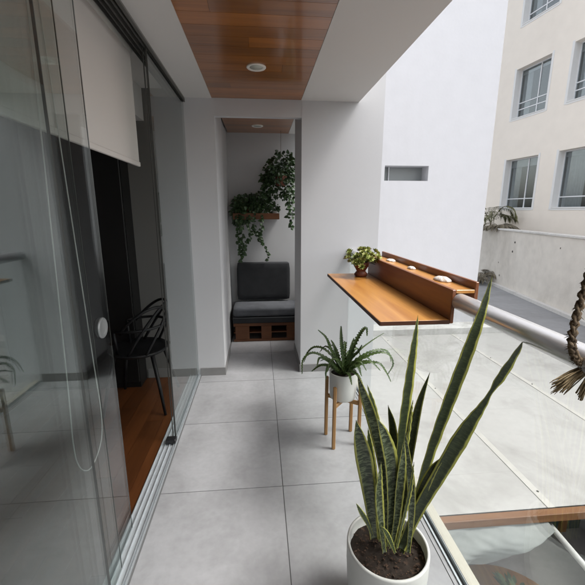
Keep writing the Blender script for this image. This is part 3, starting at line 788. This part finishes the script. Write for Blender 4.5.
rt = thing('canopy_roof', 'flat white sheet roof with bolted seams and a brown wooden edge below the balcony', 'canopy roof', (2.9, 2, -.5))
seams_x = (.9, 1.975, 3.165, 4.2, 4.6)
for a, b in zip(seams_x, seams_x[1:]):
    s = MB(); nx, ny = 10, 34
    for i in range(nx+1):
        for j in range(ny+1):
            x = a+(b-a-.004)*i/nx; y = 1.99+(5.55-1.99)*j/ny; x = a+(b-a)*i/nx
            s.v.append((x, y, -.503+.005*sin(pi*i/nx)*noise.noise(Vector((x*1.3, y*1.1, a)))))
    for i in range(nx):
        for j in range(ny): s.face((i*(ny+1)+j, (i+1)*(ny+1)+j, (i+1)*(ny+1)+j+1, i*(ny+1)+j+1), None, True)
    s.box(a, b-.004, 2.0, 5.55, -.53, -.514)
    s.build('roof_sheet', roofm, rt)
for x in seams_x[1:4]:
    MB().bbox(x-.028, x+.028, 1.985, 5.55, -.5025, -.4985, .0015).build('seam_strip', seam, rt)
    bo = MB(); y = 2.13
    while y < 5.5:
        bo.lathe([(.008, 0), (.008, .003), (.004, .006), (0, .006)], (x+.012, y, -.4985), 12); y += .8
    bo.build('bolts', seal, rt)
MB().bbox(.9, 4.6, 1.93, 1.983, -.565, -.503, .004).build('edge_beam', beamwood, rt)
for x in (1.0, 2.4, 3.6, 4.54): MB().box(x-.03, x+.03, 1.99, 5.5, -.60, -.532).build('rafter', beamwood, rt)
for x, y in ((4.54, 2.02), (4.54, 4.3)): MB().box(x-.05, x+.05, y, y+.09, -3.3, -.601).build('post', beamwood, rt)
struct('roof_curb', MB().box(.9, 4.25, 5.552, 5.72, -3.4, -.40).box(.9, 4.25, 5.721, 6.098, -3.4, -.47), stained('curb_cement', (.55, .54, .52), (.38, .37, .35), .45, .7, 3, .9, .2))
MB().box(.9, 4.85, 4.35, 4.45, -3.3, -.61).build('patio_back_wall', mat('dark_teal_shade', (.035, .045, .047), .35), None, 'dark glazed back wall of the patio with the shade under the white roof in its colour', 'wall')  # darkness under the roof put into the wall colour

# crumpled canvas under the roof edge
tp = MB(); nx, ny = 60, 26
for i in range(nx+1):
    u = i/nx
    for j in range(ny+1):
        v = j/ny; x = .92+1.0*u
        drop = .30*(1-max(0, (u-.55)/.45)**1.5)+.02
        y = 1.94 - .10*sin(pi*v)*(1-u*.3) + .05*noise.noise(Vector((x*3+v, v*2.2, 1)))+.028*sin(x*11+v*5+2*noise.noise(Vector((x*3, v*3, 4))))*v+.015*abs(noise.noise(Vector((x*9-v*6, v*4, 5))))
        z = -.567-drop*v+.03*noise.noise(Vector((x*4, v*3, 9)))*v
        tp.v.append((x, y, z))
for i in range(nx):
    for j in range(ny): tp.face((i*(ny+1)+j, i*(ny+1)+j+1, (i+1)*(ny+1)+j+1, (i+1)*(ny+1)+j), None, True)
tp.build('canvas_awning', canvas, None, 'crumpled white canvas bunched under the brown roof edge', 'awning')
pl = MB().tube([(1.96, 1.96, -.62), (2.55, 1.2, -1.35)], .02, 12)
pl.build('awning_pole', mat('pale_pole', (.45, .45, .43), .6), None, 'pale slanting pole below the bunched white canvas', 'pole')

tb = thing('round_table', 'round orange wooden table on the patio below the balcony', 'table', (2.45, 2.62, -3.3))
MB().lathe([(0, -.0), (.66, -.0), (.675, .012), (.66, .03), (0, .03)], (2.45, 2.62, -2.55), 56).build('table_top', traywood, tb)
MB().lathe([(.25, 0), (.25, .03), (.05, .05), (.05, .74)], (2.45, 2.62, -3.3), 28).build('pedestal', dark, tb)
tpz = -2.52
tpn = thing('table_plant', 'leafy green plant in a glass-grey pot on the round orange table', 'potted plant', (2.5, 2.72, tpz))
MB().lathe([(.06, 0), (.085, .12), (.075, .12), (0, .10)], (2.5, 2.72, tpz), 24).build('pot', frosted, tpn)
f = MB(); random.seed(9)
for i in range(120):
    d = Vector((random.gauss(0, 1), random.gauss(0, 1), abs(random.gauss(0, .8)))).normalized()
    p = Vector((2.5, 2.72, tpz+.13))+d*random.uniform(.02, .2); f.leaflet(p, d, (0, 0, 1), .11, .022, .3, .4)
f.build('foliage', fernm, tpn)

# white building beyond the column
wb = thing('white_building', 'tall plain white rendered building with one narrow slot window', 'building', (0, 6.1, -3.4))
XB = 3.845
w = MB(); sx0, sx1, sz0, sz1 = 2.05, 2.79, 1.985, 2.222
def wallrect(w, x0, x1, z0, z1): w.box(x0, x1, 6.1, 6.4, z0, z1)
wallrect(w, -7, sx0, -3.4, 13); wallrect(w, sx1, XB, -3.4, 13); wallrect(w, sx0, sx1, -3.4, sz0); wallrect(w, sx0, sx1, sz1, 13)
w.box(-7, XB, 6.401, 11.5, -3.4, 13)
w.build('wall', bldg_white, wb)
MB().box(sx0+.002, sx0+.05, 6.31, 6.38, sz0+.002, sz1-.002).build('jamb', dark, wb)
wn = MB().box(sx0+.14, sx0+.155, 6.32, 6.38, sz0, sz1); o_ = wn.build('window', winframe, wb)
MB().box(sx0+.06, sx1, 6.36, 6.375, sz0+.001, sz1-.001).build('pane', frosted, o_)

# facade of the cream building, seen obliquely
FA = R(-5); FO = Vector((12, 9, 0))
FM = Matrix.Translation(FO) @ Matrix(((sin(FA), cos(FA), 0, 0), (cos(FA), -sin(FA), 0, 0), (0, 0, 1, 0), (0, 0, 0, 1)))
# local axes: x along the facade (away from the camera), y into the building, z up
cb = thing('cream_building', 'cream apartment building with white framed windows behind the concrete wall', 'building', (12, 9, -3.4))
colsx = [(-5.2, -2.8), (-1.7, .5), (2.3, 5.02), (5.97, 7.80)]
rows = [(-2.2, -.1), (1.61, 3.76), (5.47, 7.50), (9.2, 11.25)]
fw = MB()
xs = [-8]+[c for p in colsx for c in p]+[14]; zs = [-3.4]+[c for p in rows for c in p]+[13.5]
for i in range(len(xs)-1):
    for j in range(len(zs)-1):
        if i % 2 and j % 2: continue
        fw.box(xs[i], xs[i+1], 0, .34, zs[j], zs[j+1], FM)
fw.box(-8, 14, 1.2, 6, -3.4, 13.5, FM)
fw.build('wall', bldg_cream, cb)
inn = MB().box(-8, 14, 1.15, 1.19, -3.3, 13.4, FM); inn.build('inner_wall', darkroom, cb)
random.seed(4)
def fwin(x0, x1, z0, z1, kind):
    fr = MB(); d0, d1 = .26, .31; t_ = .045
    fr.box(x0, x0+t_, d0, d1, z0, z1, FM).box(x1-t_, x1, d0, d1, z0, z1, FM).box(x0+t_, x1-t_, d0, d1, z0, z0+t_, FM).box(x0+t_, x1-t_, d0, d1, z1-t_, z1, FM)
    xm = x0+(x1-x0)*(.42 if kind < 2 else .5)
    fr.box(xm-.022, xm+.022, d0+.002, d1-.002, z0+t_, z1-t_, FM)
    zt = z0+(z1-z0)*.2
    fr.box(x0+t_, xm-.023, d0+.002, d1-.002, zt-.02, zt+.02, FM).box(xm+.023, x1-t_, d0+.002, d1-.002, zt-.02, zt+.02, FM)
    if kind == 1:
        zt = z0+(z1-z0)*.33
        fr.box(x0+t_, xm-.023, d0+.002, d1-.002, zt-.02, zt+.02, FM).box(xm+.023, x1-t_, d0+.002, d1-.002, zt-.02, zt+.02, FM)
    o = fr.build('window', winframe, cb)
    MB().box(x0+t_, x1-t_, .283, .289, z0+t_, z1-t_, FM).build('pane', glass('window_pane', (.8, .83, .84), 1.0, 1.9) if 'window_pane' not in bpy.data.materials else bpy.data.materials['window_pane'], o)
    rv = MB().box(x0+.001, x0+.014, -.012, .259, z0, z1, FM).box(x1-.014, x1-.001, -.012, .259, z0, z1, FM).box(x0+.015, x1-.015, -.03, .259, z0-.0, z0+.03, FM)
    rv.box(x0-.09, x0-.001, -.012, -.002, z0-.06, z1+.06, FM).box(x1+.001, x1+.09, -.012, -.002, z0-.06, z1+.06, FM).box(x0, x1, -.012, -.002, z0-.08, z0-.001, FM)
    rv.build('reveal', reveal, o)
    if kind != 3:
        c = MB(); a, b = (x1-.45*(x1-x0)*random.uniform(.4, .8), x1-t_)
        n_ = 40
        for side in ((a, b),):
            o2 = len(c.v)
            for k in range(n_+1):
                x = side[0]+(side[1]-side[0])*k/n_; yy = .42+.03*sin(k*1.1)
                c.v += [tuple(FM @ Vector((x, yy, z0))), tuple(FM @ Vector((x, yy, z1)))]
            for k in range(n_): c.face((o2+2*k, o2+2*k+2, o2+2*k+3, o2+2*k+1), None, True)
        # roller blind across the top
        c.box(x0, x1, .36, .365, z1-(z1-z0)*random.uniform(.08, .2), z1, FM)
        c.build('curtain', curtain, o)
for i, (x0, x1) in enumerate(colsx):
    for j, (z0, z1) in enumerate(rows): fwin(x0, x1, z0, z1, 1 if j == 2 else 0 if j == 1 else 2)

# stained concrete boundary wall
WA = R(9.9); WO = Vector((9.262, 11.527, 0))
WM = Matrix.Translation(WO) @ Matrix(((sin(WA), cos(WA), 0, 0), (cos(WA), -sin(WA), 0, 0), (0, 0, 1, 0), (0, 0, 0, 1)))
bw = thing('concrete_wall', 'stained grey concrete boundary wall with a pale coping in front of the cream building', 'wall', (9.262, 11.527, -1.5))
MB().box(-14, 8, 0, .22, -1.5, .745, WM).build('wall_body', concrete, bw)
MB().bbox(-14, 8, -.05, .27, .746, .81, .008, WM).build('coping', cap, bw)
MB().box(-14, 8, -.16, -.002, -1.5, -1.40, WM).build('kerb', cap, bw)
hol = MB()
for x, z, r in ((1.5, .35, .045), (1.6, .0, .05), (2.6, -.55, .03), (2.4, -1.05, .035), (-1.2, .4, .03)):
    k = len(hol.v); nn = 14
    hol.v.append(tuple(WM @ Vector((x, -.004, z))))
    for i in range(nn):
        a = 2*pi*i/nn; q = r*random.uniform(.7, 1.2); hol.v.append(tuple(WM @ Vector((x+q*cos(a), -.004, z+q*sin(a)))))
    for i in range(nn): hol.face((k, k+1+i, k+1+(i+1) % nn))
hol.build('pit', mat('dark_pit', (.08, .07, .06), .9), bw)

def palm(c, n_, L, label, m_, seed, up=.8, name='palm_plant'):
    random.seed(seed); t = thing(name, label, 'plant', c); f = MB()
    MB().tube([Vector(c), Vector(c)+Vector((0, 0, .2))], .03, 8).build('trunk', drym, t)
    for i in range(n_):
        a = random.uniform(0, 2*pi); q = L*random.uniform(.7, 1.1); e = random.uniform(.3, 1)*up
        d = Vector((cos(a), sin(a), 0)); b0 = Vector(c)+Vector((0, 0, .15))
        P = crom([b0, b0+d*q*.4+Vector((0, 0, q*e*.7)), b0+d*q*.8+Vector((0, 0, q*e*.7)), b0+d*q+Vector((0, 0, q*e*.35))], 16)
        f.tube(P, .006, 4)
        for k in range(2, 16):
            sd_ = (P[k]-P[k-1]).normalized().cross(Vector((0, 0, 1)))
            for s_ in (-1, 1):
                f.leaflet(P[k], (P[k]-P[k-1]).normalized()*.7+sd_*s_, (0, 0, 1), .26*L, .022*L, .2, .6)
    f.build('foliage', m_, t)
palm((10.35, 15.9, .85), 16, .95, 'green palm-like plant above the coping in the corner by the white building', scrub, 2, 1.15)
palm((10.15, 14.8, .60), 26, .7, 'low grey-green bush lying along the coping below the palm', drym, 6, .5, 'low_bush')
palm((9.35, 14.6, -1.5), 22, .8, 'dry dark weeds at the foot of the concrete wall by the white building', drym, 8, .8, 'dry_weeds')
